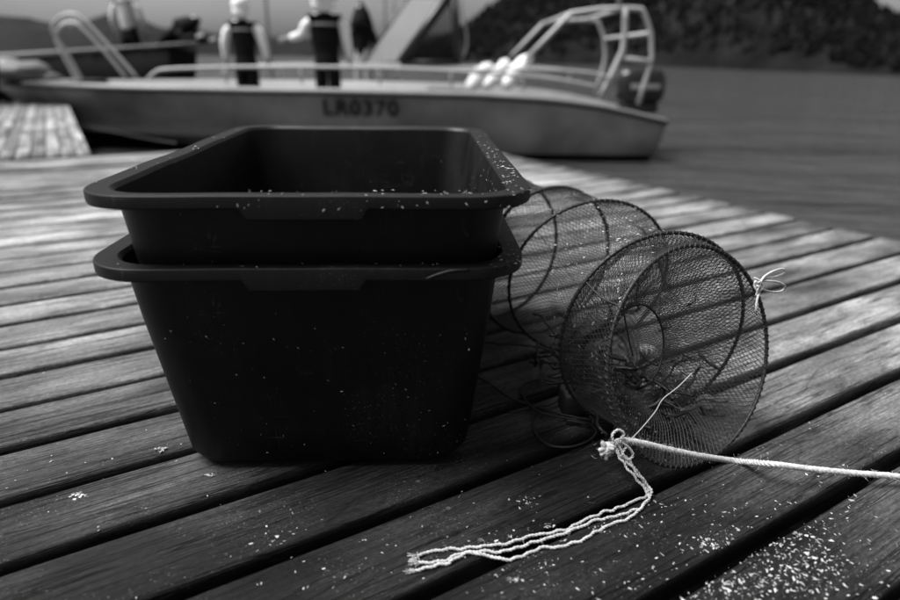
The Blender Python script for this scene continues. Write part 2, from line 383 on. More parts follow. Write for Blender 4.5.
hill_o = bpy.data.objects['hill']; hv = hill_o.data.vertices; rt = random.Random(4)
TREE = [mat('tree_dark', .003, .9, spec=.1), mat('tree_mid', .008, .9, spec=.1), mat('tree_pale', .017, .9, spec=.1)]
wv, wf, wi = [], [], []
for _ in range(11000):
    i = rt.randrange(300); j = rt.randrange(1, 26); a = hv[i*28+j].co; b_ = hv[(i+1)*28+min(25, j+1)].co; p = a.lerp(b_, rt.random())
    if abs(p.x) > p.y*1.6: continue
    h_ = rt.uniform(.7, 1.9)*(p.y/120)**.5; r_ = h_*rt.uniform(.28, .5); k0 = len(wv); n5 = 6
    for lv, (zz, q) in enumerate(((-.2, .6), (.25, 1.), (.7, .55))):
        for k in range(n5): an = 2*pi*k/n5+lv; wv.append((p.x+cos(an)*r_*q*rt.uniform(.7, 1.3), p.y+sin(an)*r_*q, p.z+h_*zz))
    wv.append((p.x, p.y, p.z+h_*1.1))
    mi = rt.choice((0, 0, 0, 1, 1, 2)) if noise.noise(p*.06) > -.1 else rt.choice((0, 0, 0, 1))
    for lv in range(2):
        for k in range(n5): wf.append((k0+lv*n5+k, k0+lv*n5+(k+1) % n5, k0+(lv+1)*n5+(k+1) % n5, k0+(lv+1)*n5+k)); wi.append(mi)
    for k in range(n5): wf.append((k0+2*n5+k, k0+2*n5+(k+1) % n5, k0+3*n5)); wi.append(mi)
props(mesh_obj('woodland', wv, wf, None, smooth=False, mats=TREE, idx=wi), label='dark bushes and trees covering the steep hillside', cat='woodland', kind='stuff')

# ------------------------------------------------------------------ the deck
AL = .5472; PS = .124; PO = .667; PE = 2.095           # board direction, pitch, offset, right-hand edge
TN = Vector((cos(AL), sin(AL), 0)); NN = Vector((-sin(AL), cos(AL), 0))
deck = empty('deck', (0, 0, 0), kind='structure', label='weathered timber deck of wide boards with open gaps')
GAP = .021; LEN = 4.7; TH = .032
def plank_mesh(length, width, seed, nseg=44, th=TH):
    rnd = random.Random(seed); w2 = width/2; r = .0042
    prof = [(-w2, -th), (-w2, -r), (-w2+r*.3, -r*.3), (-w2+r, 0), (-w2*.5, .0003), (0, .0005), (w2*.5, .0003), (w2-r, 0), (w2-r*.3, -r*.3), (w2, -r), (w2, -th)]
    V = []; F = []; n = len(prof); tw = rnd.uniform(-.006, .006); ph = rnd.uniform(0, 50)
    for i in range(nseg+1):
        x = -length*i/nseg
        for k, (y, z) in enumerate(prof):
            e = noise.noise(Vector((x*2.3, y*3+ph, 1.)))*.0016 + noise.noise(Vector((x*14, ph+k*5, 3.)))*.0006*(1 if k in (1, 2, 3, 7, 8, 9) else 0)
            ey = noise.noise(Vector((x*1.4, ph, 9.)))*.0022 + (noise.noise(Vector((x*17, ph+(20 if y > 0 else 0), 9.)))*.0007 if abs(y) > w2*.9 else 0)
            V.append((x, y+ey, z+e+tw*y))
    for i in range(nseg):
        for k in range(n):
            l = (k+1) % n; F.append((i*n+k, (i+1)*n+k, (i+1)*n+l, i*n+l))
    F.append(tuple(range(n))); F.append(tuple(nseg*n+k for k in range(n))[::-1])
    return V, F
rr = random.Random(3)
KMAX = 25
for k in range(-9, KMAX):
    V, F = plank_mesh(LEN, PS-GAP+rr.uniform(-.002, .002), k+100, 60 if k < 6 else 30)
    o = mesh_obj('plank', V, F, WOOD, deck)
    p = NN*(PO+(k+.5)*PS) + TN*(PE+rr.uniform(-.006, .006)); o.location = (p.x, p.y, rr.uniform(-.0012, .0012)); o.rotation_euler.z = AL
js = MB()
for i in range(9):
    a = NN*(PO-9*PS)+TN*(PE-.06-i*.575); b = NN*(PO+KMAX*PS)+TN*(PE-.06-i*.575); c = (a+b)/2; c.z = -TH-.075
    j = MB(); j.box((0, 0, 0), (.045, (b-a).length-.02, .14)); o = j.build('joist', WOOD_DARK, deck, False, world=False); o.location = c; o.rotation_euler.z = AL
o = MB().box((0, 0, 0), (LEN-.1, .045, .14)).build('end_beam', WOOD_DARK, deck, False, world=False)
c = NN*(PO+KMAX*PS-.0)+TN*(PE-LEN/2); o.location = (c.x, c.y, -TH-.08); o.rotation_euler.z = AL
# screws, two to each joist on every board (too small to pick apart)
sc = MB()
for k in range(-9, KMAX):
    for i in range(9):
        for s_ in (.24, .76):
            p = NN*(PO+(k+s_+rr.uniform(-.02, .02))*PS)+TN*(PE-.06-i*.575+rr.uniform(-.008, .008))
            sc.add([(p.x+.0034*cos(q*pi/4), p.y+.0034*sin(q*pi/4), .0018) for q in range(8)]+[(p.x, p.y, .0012)], [(q, (q+1) % 8, 8) for q in range(8)])
sc.build('screw', STEEL, deck, False, kind='stuff')
# plastic floats under the deck
for i in range(3):
    for j in range(2):
        c = NN*(PO+.3+i*1.25)+TN*(PE-.7-j*2.2)
        o = MB().box((0, 0, 0), (1.1, .9, .42), bev=.05).build('float', RUBBER, deck, world=False); o.location = (c.x, c.y, -.40); o.rotation_euler.z = AL

pier = empty('pier', (0, 0, 0), kind='structure', label='paler finger pier running away behind the deck on the left')
for i in range(36):                                       # its boards run lengthwise, away from the deck
    V, F = plank_mesh(6.4, .0635, 300+i, 20)
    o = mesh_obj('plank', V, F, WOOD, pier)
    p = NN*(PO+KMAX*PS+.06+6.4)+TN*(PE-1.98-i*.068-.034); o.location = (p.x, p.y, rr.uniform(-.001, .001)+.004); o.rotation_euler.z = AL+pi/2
for i in range(8):
    o = MB().box((0, 0, 0), (2.5, .045, .14)).build('joist', WOOD_DARK, pier, False, world=False)
    c = NN*(PO+KMAX*PS+.15+i*.85)+TN*(PE-1.98-1.24); o.location = (c.x, c.y, -TH-.075); o.rotation_euler.z = AL

# ------------------------------------------------------------------ crates
CW, CD, CH = .480, .700, .289; YAW = .047
def rrect(hw, hd, r, n=10):
    P = []
    for cx, cy, a0 in ((hw-r, hd-r, 0), (-hw+r, hd-r, pi/2), (-hw+r, -hd+r, pi), (hw-r, -hd+r, 3*pi/2)):
        for i in range(n+1):
            a = a0+pi/2*i/n; P.append((cx+r*cos(a), cy+r*sin(a)))
    # extra points along the straight sides, so that the lip can step down at the hand-hold
    Q = []
    m = len(P)
    for i in range(m):
        a, b = P[i], P[(i+1) % m]; Q.append(a)
        d = sqrt((a[0]-b[0])**2+(a[1]-b[1])**2)
        if d > .1:
            for k in range(1, 90): Q.append((a[0]+(b[0]-a[0])*k/90, a[1]+(b[1]-a[1])*k/90))
    return Q
def crate_mesh():
    V = []; F = []
    lip = .0132; fl = .0225; tp = .034
    def wall(z, inner): # inset of the wall at height z
        return fl+(0.0 if not inner else .0)+tp*(1-z/CH)
    prof = [(.0, -1, 0)]
    rings = []
    def ring(d, z, r, step=False):
        Q = rrect(CW/2-d, CD/2-d, r); row = []
        for x, y in Q:
            zz = z
            if step:
                if abs(y) > CD/2-d-.002:
                    q = max(0, min(1, (.064-abs(x))/.006)); zz -= .0115*q*q*(3-2*q)
            row.append(len(V)); V.append((x, y, zz+.0006*noise.noise(Vector((x*9, y*9, z*5)))*2))
        rings.append(row)
    # outside, bottom centre to rim
    ring(.13, .0035, .03); ring(wall(0, 0)+.030, .003, .045); ring(wall(0, 0)+.026, 0, .045); ring(wall(0, 0)+.012, .0012, .05); ring(wall(0, 0)+.004, .007, .053); ring(wall(.018, 0), .018, .055)
    for z in (.06, .11, .16, .21): ring(wall(z, 0), z, .055)
    ring(wall(CH-.022, 0)+.001, CH-.022, .056); ring(.0225, CH-.006, .056); ring(.003, CH-.004, .064)
    ring(.0028, CH-lip, .064, True); ring(.0008, CH-lip-.0006, .066, True); ring(0, CH-lip+.001, .067, True)
    ring(0, CH-.0016, .067); ring(.0004, CH-.0005, .067); ring(.0015, CH, .066); ring(.0216, CH-.0010, .052); ring(.0229, CH-.002, .051); ring(.0255, CH-.006, .05)
    for z in (.25, .2, .15, .1, .05): ring(wall(z, 1)+.0035, z, .050)
    ring(wall(.02, 1)+.005, .018, .048); ring(wall(0, 1)+.014, .007, .042); ring(wall(0, 1)+.03, .0045, .035); ring(.16, .0045, .02)
    n = len(rings[0])
    for a, b in zip(rings, rings[1:]):
        for i in range(n):
            j = (i+1) % n; F.append((a[i], a[j], b[j], b[i]))
    F.append(tuple(rings[0])[::-1]); F.append(tuple(rings[-1]))
    return V, F
ccx = (-.3704/.3*.283)*.5; ccy = (1.3997/.3*.283)*.5      # front middle of the rim
fx, fy = -.149, .620
def crate(z, label, dxy=(0, 0), tilt=0.):
    root = empty('crate', (fx-sin(YAW)*CD/2+dxy[0], fy+cos(YAW)*CD/2+dxy[1], z), YAW, label=label, cat='crate', group='stacked black crates')
    V, F = crate_mesh(); o = mesh_obj('tub', V, F, PLASTIC, root); o.data.set_sharp_from_angle(angle=radians(24))
    return root
low = crate(.0022, 'lower black plastic crate standing on the deck, holding a second crate', (-.005, 0))
upc = crate(.0790, 'upper black plastic crate, empty and open, nested in the lower crate', (0, 0.0))
# torn strip on the lower crate's front lip, right of the hand-hold
tb = MB()
pts = [Vector((.128+.046*k/12, -CD/2-.0045-.002*sin(pi*k/12), CH-.010+.0105*sin(pi*min(1, k/9.)*.5))) for k in range(13)]
tb.tube(pts, .0022, 6)
tb.build('torn_strip', PLASTIC, low, world=False)

# ------------------------------------------------------------------ collapsible hoop trap
HO = [  # centre x, y, azimuth, tilt, radius
    (.095, 1.19, .50, .02, .142), (.178, 1.105, .46, -.05, .142), (.239, 1.013, .205, -.113, .143), (.284, .792, .285, .0, .143), (.316, .729, .494, .275, .1435)]
def hoop_frame(h):
    cx, cy, az, ti, r = h
    n_ = Vector((sin(az)*cos(ti), -cos(az)*cos(ti), sin(ti))); u = Vector((cos(az), sin(az), 0)); v_ = u.cross(n_)*-1
    if v_.z < 0: v_ = -v_
    return Vector((cx, cy, r*v_.z+.004)), u, v_, n_, r
def hoop_pt(h, a, rad=1., off=0.):
    c, u, v_, n_, r = hoop_frame(h); return c+(u*cos(a)+v_*sin(a))*r*rad+n_*off
trap = empty('net_trap', (.27, .95, 0), label='long black net trap of five wire hoops lying on the deck beside the crates', cat='fishing trap')
for h in HO:
    m = MB(); P = [hoop_pt(h, 2*pi*i/96, 1+.004*sin(3*i*2*pi/96+h[0]*50)) for i in range(96)]; hw = 1.35 if h[1] > 1.05 else 1.
    m.tube(P, .0025*hw, 8, closed=True)
    Q = []
    for i in range(96*9):                                  # cord whipped round the wire
        a = 2*pi*i/(96*9); c, u, v_, n_, r = hoop_frame(h); rad = (u*cos(a)+v_*sin(a)); ph = a*95
        Q.append(hoop_pt(h, a, 1+.004*sin(3*a+h[0]*50))+(rad*cos(ph)+n_*sin(ph))*.0027*(hw))
    m.tube(Q, .0010, 4, closed=True)
    m.build('hoop', HOOP, trap)
NC = 128
def net_between(fa, fb, rows, pinch=.06, seed=0, rad=.00042, amp=.0022):
    """diamond mesh laid from ring function fa to fb"""
    m = MB(); G = []
    for j in range(rows+1):
        s_ = j/rows; row = []
        for i in range(NC):
            a = 2*pi*(i+(.5 if j % 2 else 0))/NC
            p = fa(a).lerp(fb(a), s_); c = (fa(a)+fa(a+pi)+fb(a)+fb(a+pi))/4
            c = ((fa(a)+fa(a+pi))/2).lerp((fb(a)+fb(a+pi))/2, s_)
            pin = pinch*sin(pi*s_)*(1+.5*noise.noise(Vector((cos(a)*1.5, sin(a)*1.5, seed))))
            p = c+(p-c)*(1-pin)
            q = Vector((noise.noise(p*28+Vector((seed, 0, 0))), noise.noise(p*28+Vector((0, seed, 9))), noise.noise(p*28+Vector((3, 0, seed)))))*amp*sin(pi*s_)
            p = p+q; p.z = max(p.z, .0035); row.append(p)
        G.append(row)
    for j in range(rows):
        for i in range(NC):
            k = (i if j % 2 == 0 else i+1) % NC; k2 = (i-1 if j % 2 == 0 else i) % NC
            for t_ in (k, k2):
                a, b = G[j][i], G[j+1][t_]
                d = (b-a)
                if d.length < 1e-6: continue
                d.normalize(); s1 = d.orthogonal().normalized(); s2 = d.cross(s1); V = []
                for e in (a, b):
                    for q in range(3): V.append(e+(s1*cos(q*2.094)+s2*sin(q*2.094))*rad)
                m.add(V, [(0, 1, 4, 3), (1, 2, 5, 4), (2, 0, 3, 5)])
    return m
for i in range(len(HO)-1):
    ha, hb = HO[i], HO[i+1]; d = (hoop_frame(ha)[0]-hoop_frame(hb)[0]).length
    net_between(lambda a: hoop_pt(ha, a), lambda a: hoop_pt(hb, a), max(12, int(d/.0052)), .05 if d < .15 else .42, i*3.7, amp=.0022 if d < .15 else .006).build('netting', NET, trap, False)
# funnel entrance in the front hoop and a small inner ring
A = HO[-1]; cA, uA, vA, nA, rA = hoop_frame(A)
cin = cA - nA*.075 - uA*.022 + vA*.008
ringp = lambda a: cin+(uA*cos(a)+vA*sin(a))*.058-nA*.01*cos(a)
net_between(lambda a: hoop_pt(A, a), ringp, 26, -.02, 5.5, amp=.004).build('entrance_funnel', NET, trap, False)
net_between(lambda a: hoop_pt(HO[3], a, .97), lambda a: cin-nA*.05+(uA*cos(a)+vA*sin(a))*.045+Vector((-.01, 0, -.035)), 26, .12, 1.5, amp=.022).build('slack_netting', NET, trap, False)
MB().tube([ringp(2*pi*i/48) for i in range(48)], .0016, 6, closed=True).build('entrance_ring', HOOP, trap)
# back end, gathered net
cD, uD, vD, nD, rD = hoop_frame(HO[0])
endp = lambda a: cD-nD*.03+(uD*cos(a)+vD*sin(a))*.012
net_between(lambda a: hoop_pt(HO[0], a), endp, 26, 0, 2.2).build('end_netting', NET, trap, False)
# guy strings that hold the funnel open and a seam cord from hoop to hoop
for a in (.5, 2.4, 4.2): MB().tube([ringp(a), ringp(a).lerp(hoop_pt(HO[2], a), .5)+Vector((0, 0, -.008)), hoop_pt(HO[2], a)], .0008, 4).build('guy_string', CORD, trap)
for a, hs in ((1.15, HO[:3]), (2.9, HO[:3]), (1.3, HO[3:]), (2.5, HO[3:])):
    P = []; nm = 'seam_cord'
    for h in hs: P.append(hoop_pt(h, a))
    Q = [];
    for p, q in zip(P, P[1:]): Q += [p, p.lerp(q, .5)+Vector((0, 0, -.006))]
    Q.append(P[-1]); MB().tube(spline(Q, 6), .0013, 5).build(nm, CORD, trap)
# tied closing cord on the front hoop, upper left
MB().tube(spline([hoop_pt(A, 2.45), hoop_pt(A, 2.45)+Vector((.004, -.002, -.02)), hoop_pt(A, 2.3)+Vector((.003, .0, -.062)), hoop_pt(A, 2.3, .86)+Vector((0, 0, -.08))], 6), .0011, 5).build('closing_cord', CORD, trap)

# what lies inside the trap: weed and bait scraps
wd = MB(); rw = random.Random(5)
Cc = hoop_frame(HO[2])[0]
for i in range(210):
    s_ = .14+rw.random()**1.6; c = cA.lerp(Cc, min(s_, .9)*.8)+Vector((rw.gauss(-.03, .035), rw.gauss(0, .02), 0)); c.z = .012+abs(rw.gauss(0, .03))
    P = [c]; d = Vector((rw.gauss(0, 1), rw.gauss(0, 1), rw.gauss(0, .35))).normalized()
    for k in range(5):
        d = (d+Vector((rw.gauss(0, .6), rw.gauss(0, .6), rw.gauss(0, .3)))).normalized(); q = P[-1]+d*.012; q.z = max(.007, q.z); P.append(q)
    wd.tube(spline(P, 3), rw.uniform(.0012, .003), 5)
wd.build('seaweed', WEED, label='dark tangle of seaweed inside the front of the net trap', cat='seaweed', kind='stuff')
def lump(mb, c, r, seed, flat=.6):
    V = []; F = []; nu, nv = 12, 8
    for j in range(nv+1):
        th = pi*j/nv
        for i in range(nu):
            p = Vector((sin(th)*cos(2*pi*i/nu), sin(th)*sin(2*pi*i/nu), cos(th)))
            k = 1+.45*noise.noise(p*1.6+Vector((seed, 0, 0)))+.15*noise.noise(p*5+Vector((seed, 3, 0)))
            V.append(Vector(c)+Vector((p.x*r*k*1.25, p.y*r*k, p.z*r*k*flat)))
    for j in range(nv):
        for i in range(nu): F.append((j*nu+i, (j+1)*nu+i, (j+1)*nu+(i+1) % nu, j*nu+(i+1) % nu))
    mb.add(V, F)
for (x, y, z, r, lb) in ((650, 392, .02, .017, 'larger pale scrap of bait on the floor of the trap'), (705, 402, .018, .013, 'smaller pale scrap of bait behind the right half of the front hoop'),
                         (648, 352, .045, .015, 'pale scrap of bait held up in the slack netting near the entrance ring'),
                         (676, 372, .02, .011, 'smallest scrap of bait inside the trap, behind the inner ring')):
    m = MB(); p = at(x, y, z); lump(m, p, r, x, .75); o = m.build('bait', BAITM, label=lb, cat='bait')
# dark block tucked beside the trap
blk = MB(); c = at(584, 407, .019); blk.box(c+Vector((0, .02, .0)), (.062, .04, .036), Matrix.Rotation(.1, 3, 'Z'), bev=.004)
bo = blk.build('weight_block', LEAD, label='small dark grey block tucked behind the front of the net trap', cat='weight')
for q in (-1, 1):
    MB().box(c+Vector((.012*q+.008, -.0015, .0)), (.006, .004, .034), Matrix.Rotation(.1, 3, 'Z'), bev=.001).build('rib', RUBBER, bo)

# dark line in loose loops
dl = MB()
for P in ([(474, 375), (490, 384), (507, 396), (530, 405), (560, 414), (590, 420), (611, 424), (640, 424)],
          [(611, 426), (560, 417), (537, 411), (524, 398), (521, 388), (532, 381), (553, 381), (563, 388), (556, 402), (537, 407), (520, 411), (509, 412)],
          [(560, 415), (537, 414), (533, 421), (536, 434), (549, 445), (570, 447), (588, 441), (596, 432), (590, 424), (575, 421)],
          [(470, 341), (500, 344), (530, 346), (551, 351), (562, 360), (575, 372)]):
    Q = spline([at(x, y, .0045+.003*(i % 3)) for i, (x, y) in enumerate(P)], 8); dl.tube(Q, .0018, 6)
dl.build('dark_line', CORD, label='thin dark line in loose loops on the deck between crates and trap', cat='line')

# ------------------------------------------------------------------ white rope
def onA(x, y, off=0.):                                     # a point on the front hoop's plane
    d = RIGHT*((x-450)/FPX)+UP*((300-y)/FPX)+FV; o_ = Vector((0, 0, EYE)); s_ = ((cA+nA*off-o_).dot(nA))/d.dot(nA); return o_+d*s_
rope = empty('white_rope', tuple(at(606, 452)), label='thick white twisted rope tied at the foot of the front hoop and frayed into tails', cat='rope')
m = MB()
path = spline([onA(606, 449, .016), onA(622, 441, .016), onA(645, 444, .016), onA(670, 450, .016), onA(700, 456, .016), onA(735, 461, .016), at(770, 464, .030), at(810, 469, .026), at(850, 473, .021), at(900, 477, .015), at(960, 486, .009), at(1040, 505, .006), at(1130, 515, .0055)], 8)
twisted(m, path, .0040, .016, 3, .0016, .15)
m.build('rope_line', ROPE, rope)
def tail(pts, seed, r=.0018):
    m = MB(); P = resample(spline([at(x, y, z) for x, y, z in pts], 8), .002); Q = []
    rn = random.Random(seed); ph = rn.uniform(0, 6)
    for i, p in enumerate(P):
        s_ = i*.002; a = Vector((sin(s_*(250+40*seed)+ph)*.0009+noise.noise(Vector((s_*22, seed*5, 0)))*.0050, cos(s_*(290-30*seed)+ph)*.0008+noise.noise(Vector((s_*27, 0, seed*7)))*.0050, sin(s_*360+ph)*.0008))
        q = p+a; q.z = max(q.z, r*1.05); Q.append(q)
    twisted(m, Q, r, .0085, 2, .0011)
    e0, e1 = Q[-1], (Q[-1]-Q[-4]).normalized()
    for _ in range(16):                                    # frayed end
        d = (e1+Vector((rn.gauss(0, .45), rn.gauss(0, .45), rn.gauss(.1, .25)))).normalized(); l_ = rn.uniform(.004, .012)
        P = [e0-e1*.003, e0+d*l_*.5, e0+d*l_+Vector((rn.gauss(0, .001), rn.gauss(0, .001), 0))]
        for p in P: p.z = max(.0006, p.z)
        m.tube(P, .00028, 4)
    return m
D1 = [(618, 446, .032), (626, 459, .026), (637, 472, .018), (646, 484, .010), (648, 495, .005)]
tail(D1+[(636, 502, .003), (615, 509, .003), (594, 516, .003), (572, 526, .003), (545, 534, .003), (515, 541, .003), (485, 546, .003), (455, 549, .003), (430, 554, .003), (417, 555, .003)], 1).build('tail', ROPE, rope)
tail([(616, 448, .032), (622, 460, .028), (634, 476, .018), (645, 489, .010), (650, 499, .005)]+[(640, 508, .003), (620, 515, .003), (600, 520, .003), (580, 527, .003), (550, 538, .003), (520, 547, .003), (490, 552, .003), (462, 554, .003), (440, 561, .003), (419, 563, .003)], 2).build('tail', ROPE, rope)
tail([(614, 449, .032), (630, 465, .026), (641, 478, .018), (649, 488, .010), (648, 500, .005)]+[(632, 516, .003), (612, 525, .003), (598, 531, .003), (582, 540, .003), (560, 547, .003), (535, 551, .003), (512, 559, .003), (490, 557, .003), (470, 553, .003), (445, 563, .003), (414, 571, .003)], 3).build('tail', ROPE, rope)
kn = MB(); kc = onA(607, 449, .016); rk = random.Random(2)
for i in range(5):
    u = Vector((rk.gauss(0, 1), rk.gauss(0, 1), rk.gauss(0, 1))).normalized(); v_ = u.orthogonal().normalized(); w_ = u.cross(v_)
    P = [kc+Vector((rk.uniform(-.003, .004), 0, 0))+(v_*cos(a)+w_*sin(a)*.75)*.0062+u*.0015*sin(2*a) for a in [2*pi*k/16 for k in range(17)]]
    twisted(kn, P, .0028, .010, 2, .0012)
for a, b in (((0, 0), (-6, 6)), ((0, 0), (-8, 1)), ((0, 0), (-5, -7)), ((3, 0), (-1, 10))):
    kn.tube(spline([kc, onA(607+b[0]*.6, 449+b[1]*.6, .018), onA(607+b[0]*1.1, 449+b[1]*1.1, .016)], 4), [.0026]*8+[.0014], 6)
kn.build('knot', ROPE, rope)
m = MB()   # small bight beside the knot
twisted(m, spline([onA(x, y, .02) for x, y in ((616, 446), (612, 436), (618, 430), (624, 434), (620, 441), (628, 447), (633, 455), (628, 460), (622, 455), (626, 447))], 6), .0017, .008, 2, .0012)
m.build('small_bight', ROPE, rope)
m = MB(); m.tube(spline([onA(630, 440), onA(640, 430, .002), onA(655, 412, .001), onA(663, 399, .003), onA(678, 387, .002), onA(692, 373, .0)], 8), .0007, 5)
m.build('thread', THREAD, rope)
tie = MB()
c0 = onA(759, 284, .004)
for P in ([(756, 296), (759, 286), (764, 277), (774, 271), (783, 269), (784, 273), (775, 277), (764, 279), (758, 283)], [(757, 282), (766, 281), (777, 282), (785, 286), (782, 291), (772, 292), (762, 289), (757, 286)], [(760, 290), (757, 300), (756, 311)], [(754, 278), (760, 281), (763, 287), (758, 291), (754, 285), (757, 279)]):
    tie.tube(spline([onA(x, y, .006+.004*sin(i)) for i, (x, y) in enumerate(P)], 6), .0016, 6)
tie.build('tie_string', ROPE, label='small pale bow of string tied to the right edge of the front hoop', cat='string')

fz_ = MB(); rz_ = random.Random(8)           # loose fibres standing off the rope
for i in range(520):
    if i % 2: q = path[min(len(path)-1, int(rz_.random()*len(path)*.85))]; rr_ = .0045
    else:
        x = rz_.uniform(420, 640); q = at(x, 558-(x-420)*.20+rz_.uniform(-3, 12), .003); rr_ = .003
        if rz_.random() < .25: q = onA(607+rz_.gauss(0, 5), 449+rz_.gauss(0, 5), .016)
    d = Vector((rz_.gauss(0, 1), rz_.gauss(0, 1), rz_.gauss(.3, .7))).normalized(); e = Vector((rz_.gauss(0, 1), rz_.gauss(0, 1), rz_.gauss(0, .6))).normalized()
    l_ = rz_.uniform(.003, .009); p0 = q+d*rr_*.7; pts_ = [p0, p0+d*l_*.5, p0+d*l_*.7+e*l_*.5]
    if min(p.z for p in pts_) > .0005 and (i % 2 or rz_.random() < .35): fz_.tube(pts_, .00014, 3)
fz_.build('fibre', ROPE, rope, kind='stuff')

# ------------------------------------------------------------------ pale flakes
def flake(mb, p, s, nrm=Vector((0, 0, 1)), rnd=random):
    t = nrm.orthogonal().normalized(); t.rotate(Matrix.Rotation(rnd.uniform(0, 6.28), 3, nrm)); b_ = nrm.cross(t)
    e = rnd.uniform(.22, .62); k = 6; V = [p+nrm*s*rnd.uniform(.12, .3)]
    for i in range(k):
        a = 2*pi*i/k; q = rnd.uniform(.5, 1.3); V.append(p+t*cos(a)*s*q+b_*sin(a)*s*e*q+nrm*s*rnd.uniform(.0, .22))
    mb.add(V, [(0, 1+i, 1+(i+1) % k) for i in range(k)])
def on_board(p):
    q = (p.dot(NN)-PO)/PS; f = q-math.floor(q); return .09 < f < .91 and p.dot(TN) < PE-.01
CR_inv = Matrix.Rotation(-YAW, 2)
def in_crate(p):
    d = CR_inv @ Vector((p.x-low.location.x, p.y-low.location.y)); return abs(d.x) < CW/2-.055 and abs(d.y) < CD/2-.055
fl = MB(); rf = random.Random(11)
def drop(x, y, size):
    p = at(x, y); 
    if on_board(p) and not in_crate(p): flake(fl, p+Vector((0, 0, .0008)), size, Vector((rf.gauss(0, .12), rf.gauss(0, .12), 1)).normalized(), rf)
n = 0
while n < 9500:
    X, Y = rf.uniform(-.75, 1.0), rf.uniform(.36, 1.7); n += 1
    dens = exp(-((Y-.40)/.55)**2)*(0.50+exp(-((X-.35)/.40)**2))*.8
    dens *= .25+1.5*max(0, noise.noise(Vector((X*7, Y*7, 4)))+.35)
    if rf.random() > dens: continue
    p = Vector((X, Y, 0))
    if on_board(p) and not in_crate(p): flake(fl, p+Vector((0, 0, .0008)), rf.choice((.0006, .0008, .001, .0013, .0017, .0022)), Vector((rf.gauss(0, .12), rf.gauss(0, .12), 1)).normalized(), rf)
for cx, cy, sx, sy, cnt in ((780, 560, 38, 20, 230), (728, 590, 30, 8, 70), (528, 503, 9, 4, 60), (580, 560, 45, 25, 110), (285, 512, 12, 4, 26), (700, 535, 40, 25, 60), (820, 550, 40, 30, 70), (712, 545, 9, 3, 14), (260, 535, 22, 12, 22), (808, 473, 30, 18, 12), (560, 585, 30, 10, 30)):
    for _ in range(int(cnt*1.9)): drop(rf.gauss(cx, sx), rf.gauss(cy, sy), rf.choice((.0006, .0008, .001, .0013, .0017, .0022, .0029)))
fl.build('shell_flakes', FLAKE, smooth=False, label='countless pale flakes scattered over the deck boards', cat='flakes', kind='stuff')
# the few that are large enough to single out
for x, y, s_, lb in ((160, 449, .0085, 'ragged pale clump on the board left of the crate foot'), (76, 495, .009, 'ragged pale clump farthest left on the deck'), (211, 474, .006, 'pale lump just in front of the lower crate, at its left corner'),
                     (548, 525, .005, 'pale lump between the two rope tails'), (798, 534, .0055, 'pale lump on the corner board at lower right'), (516, 580, .005, 'pale lump below the rope tails at the bottom')):
    m = MB(); p = at(x, y, .003)
    p.z = .0012
    for j in range(16): flake(m, p+Vector((rf.gauss(0, s_*.55), rf.gauss(0, s_*.4), rf.uniform(0, s_*.12))), s_*rf.uniform(.2, .5), Vector((rf.gauss(0, .3), rf.gauss(0, .3), 1)).normalized(), rf)
    m.build('crumb', FLAKE, smooth=False, label=lb, cat='crumb')
# flakes on the crates (rims, right inner wall, front)
fc = MB(); Rz = Matrix.Rotation(YAW, 3, 'Z')
def onc(root, x, y, z, nrm, s_): flake(fc, root.location+Rz @ Vector((x, y, z)), s_, (Rz @ Vector(nrm)).normalized(), rf)
for _ in range(75): onc(upc, CW/2-rf.uniform(.004, .03), -CD/2+abs(rf.gauss(.0, .22))+.02, CH+.0008, (0, 0, 1), rf.uniform(.0010, .0031))
for _ in range(34): onc(upc, rf.uniform(-.06, .24), -CD/2+rf.uniform(.003, .03), CH+.0008, (0, 0, 1), rf.uniform(.0010, .0031))
for _ in range(22): onc(upc, rf.uniform(-.1, .24), -CD/2-.0008, CH-rf.uniform(.003, .014), (0, -1, 0), rf.uniform(.0008, .0026))
for _ in range(16): onc(upc, -CW/2+rf.uniform(.004, .03), rf.uniform(-CD/2+.06, CD/2-.1), CH+.0008, (0, 0, 1), rf.uniform(.0011, .0030))
for _ in range(55):
    z = CH-.02-abs(rf.gauss(0, .06)); z = max(.06, z); onc(upc, CW/2-(.0225+.034*(1-z/CH)+.0045), -CD/2+.1+abs(rf.gauss(0, .2)), z, (-1, 0, 0), rf.uniform(.0008, .0024))
for _ in range(10): z = rf.uniform(.1, .25); onc(upc, rf.uniform(-.18, .18), CD/2-(.0225+.034*(1-z/CH)+.0045), z, (0, -1, 0), rf.uniform(.0006, .0014))
for _ in range(26): onc(low, CW/2-rf.uniform(.004, .03), -CD/2+abs(rf.gauss(0, .05))+.015, CH+.0008, (0, 0, 1), rf.uniform(.0011, .0030))
for _ in range(20): onc(low, rf.uniform(-.2, .24), -CD/2+rf.uniform(.004, .025), CH+.0008, (0, 0, 1), rf.uniform(.0007, .0016))
for _ in range(110):
    z = rf.uniform(.02, .23); onc(low, rf.uniform(-.17, .18), -CD/2+(.0225+.034*(1-z/CH)-.0006), z, (0, -1, -.12), rf.choice((.0003, .0005, .0006, .0008, .0012, .0018)))
for _ in range(90):
    z = rf.gauss(.155, .025); onc(low, rf.gauss(.115, .022), -CD/2+(.0225+.034*(1-z/CH)-.0006), z, (0, -1, -.12), rf.uniform(.0002, .0005))
fc.build('crate_flakes', FLAKE, smooth=False, label='pale flakes stuck to the rims and walls of the two crates', cat='flakes', kind='stuff')
fn = MB()
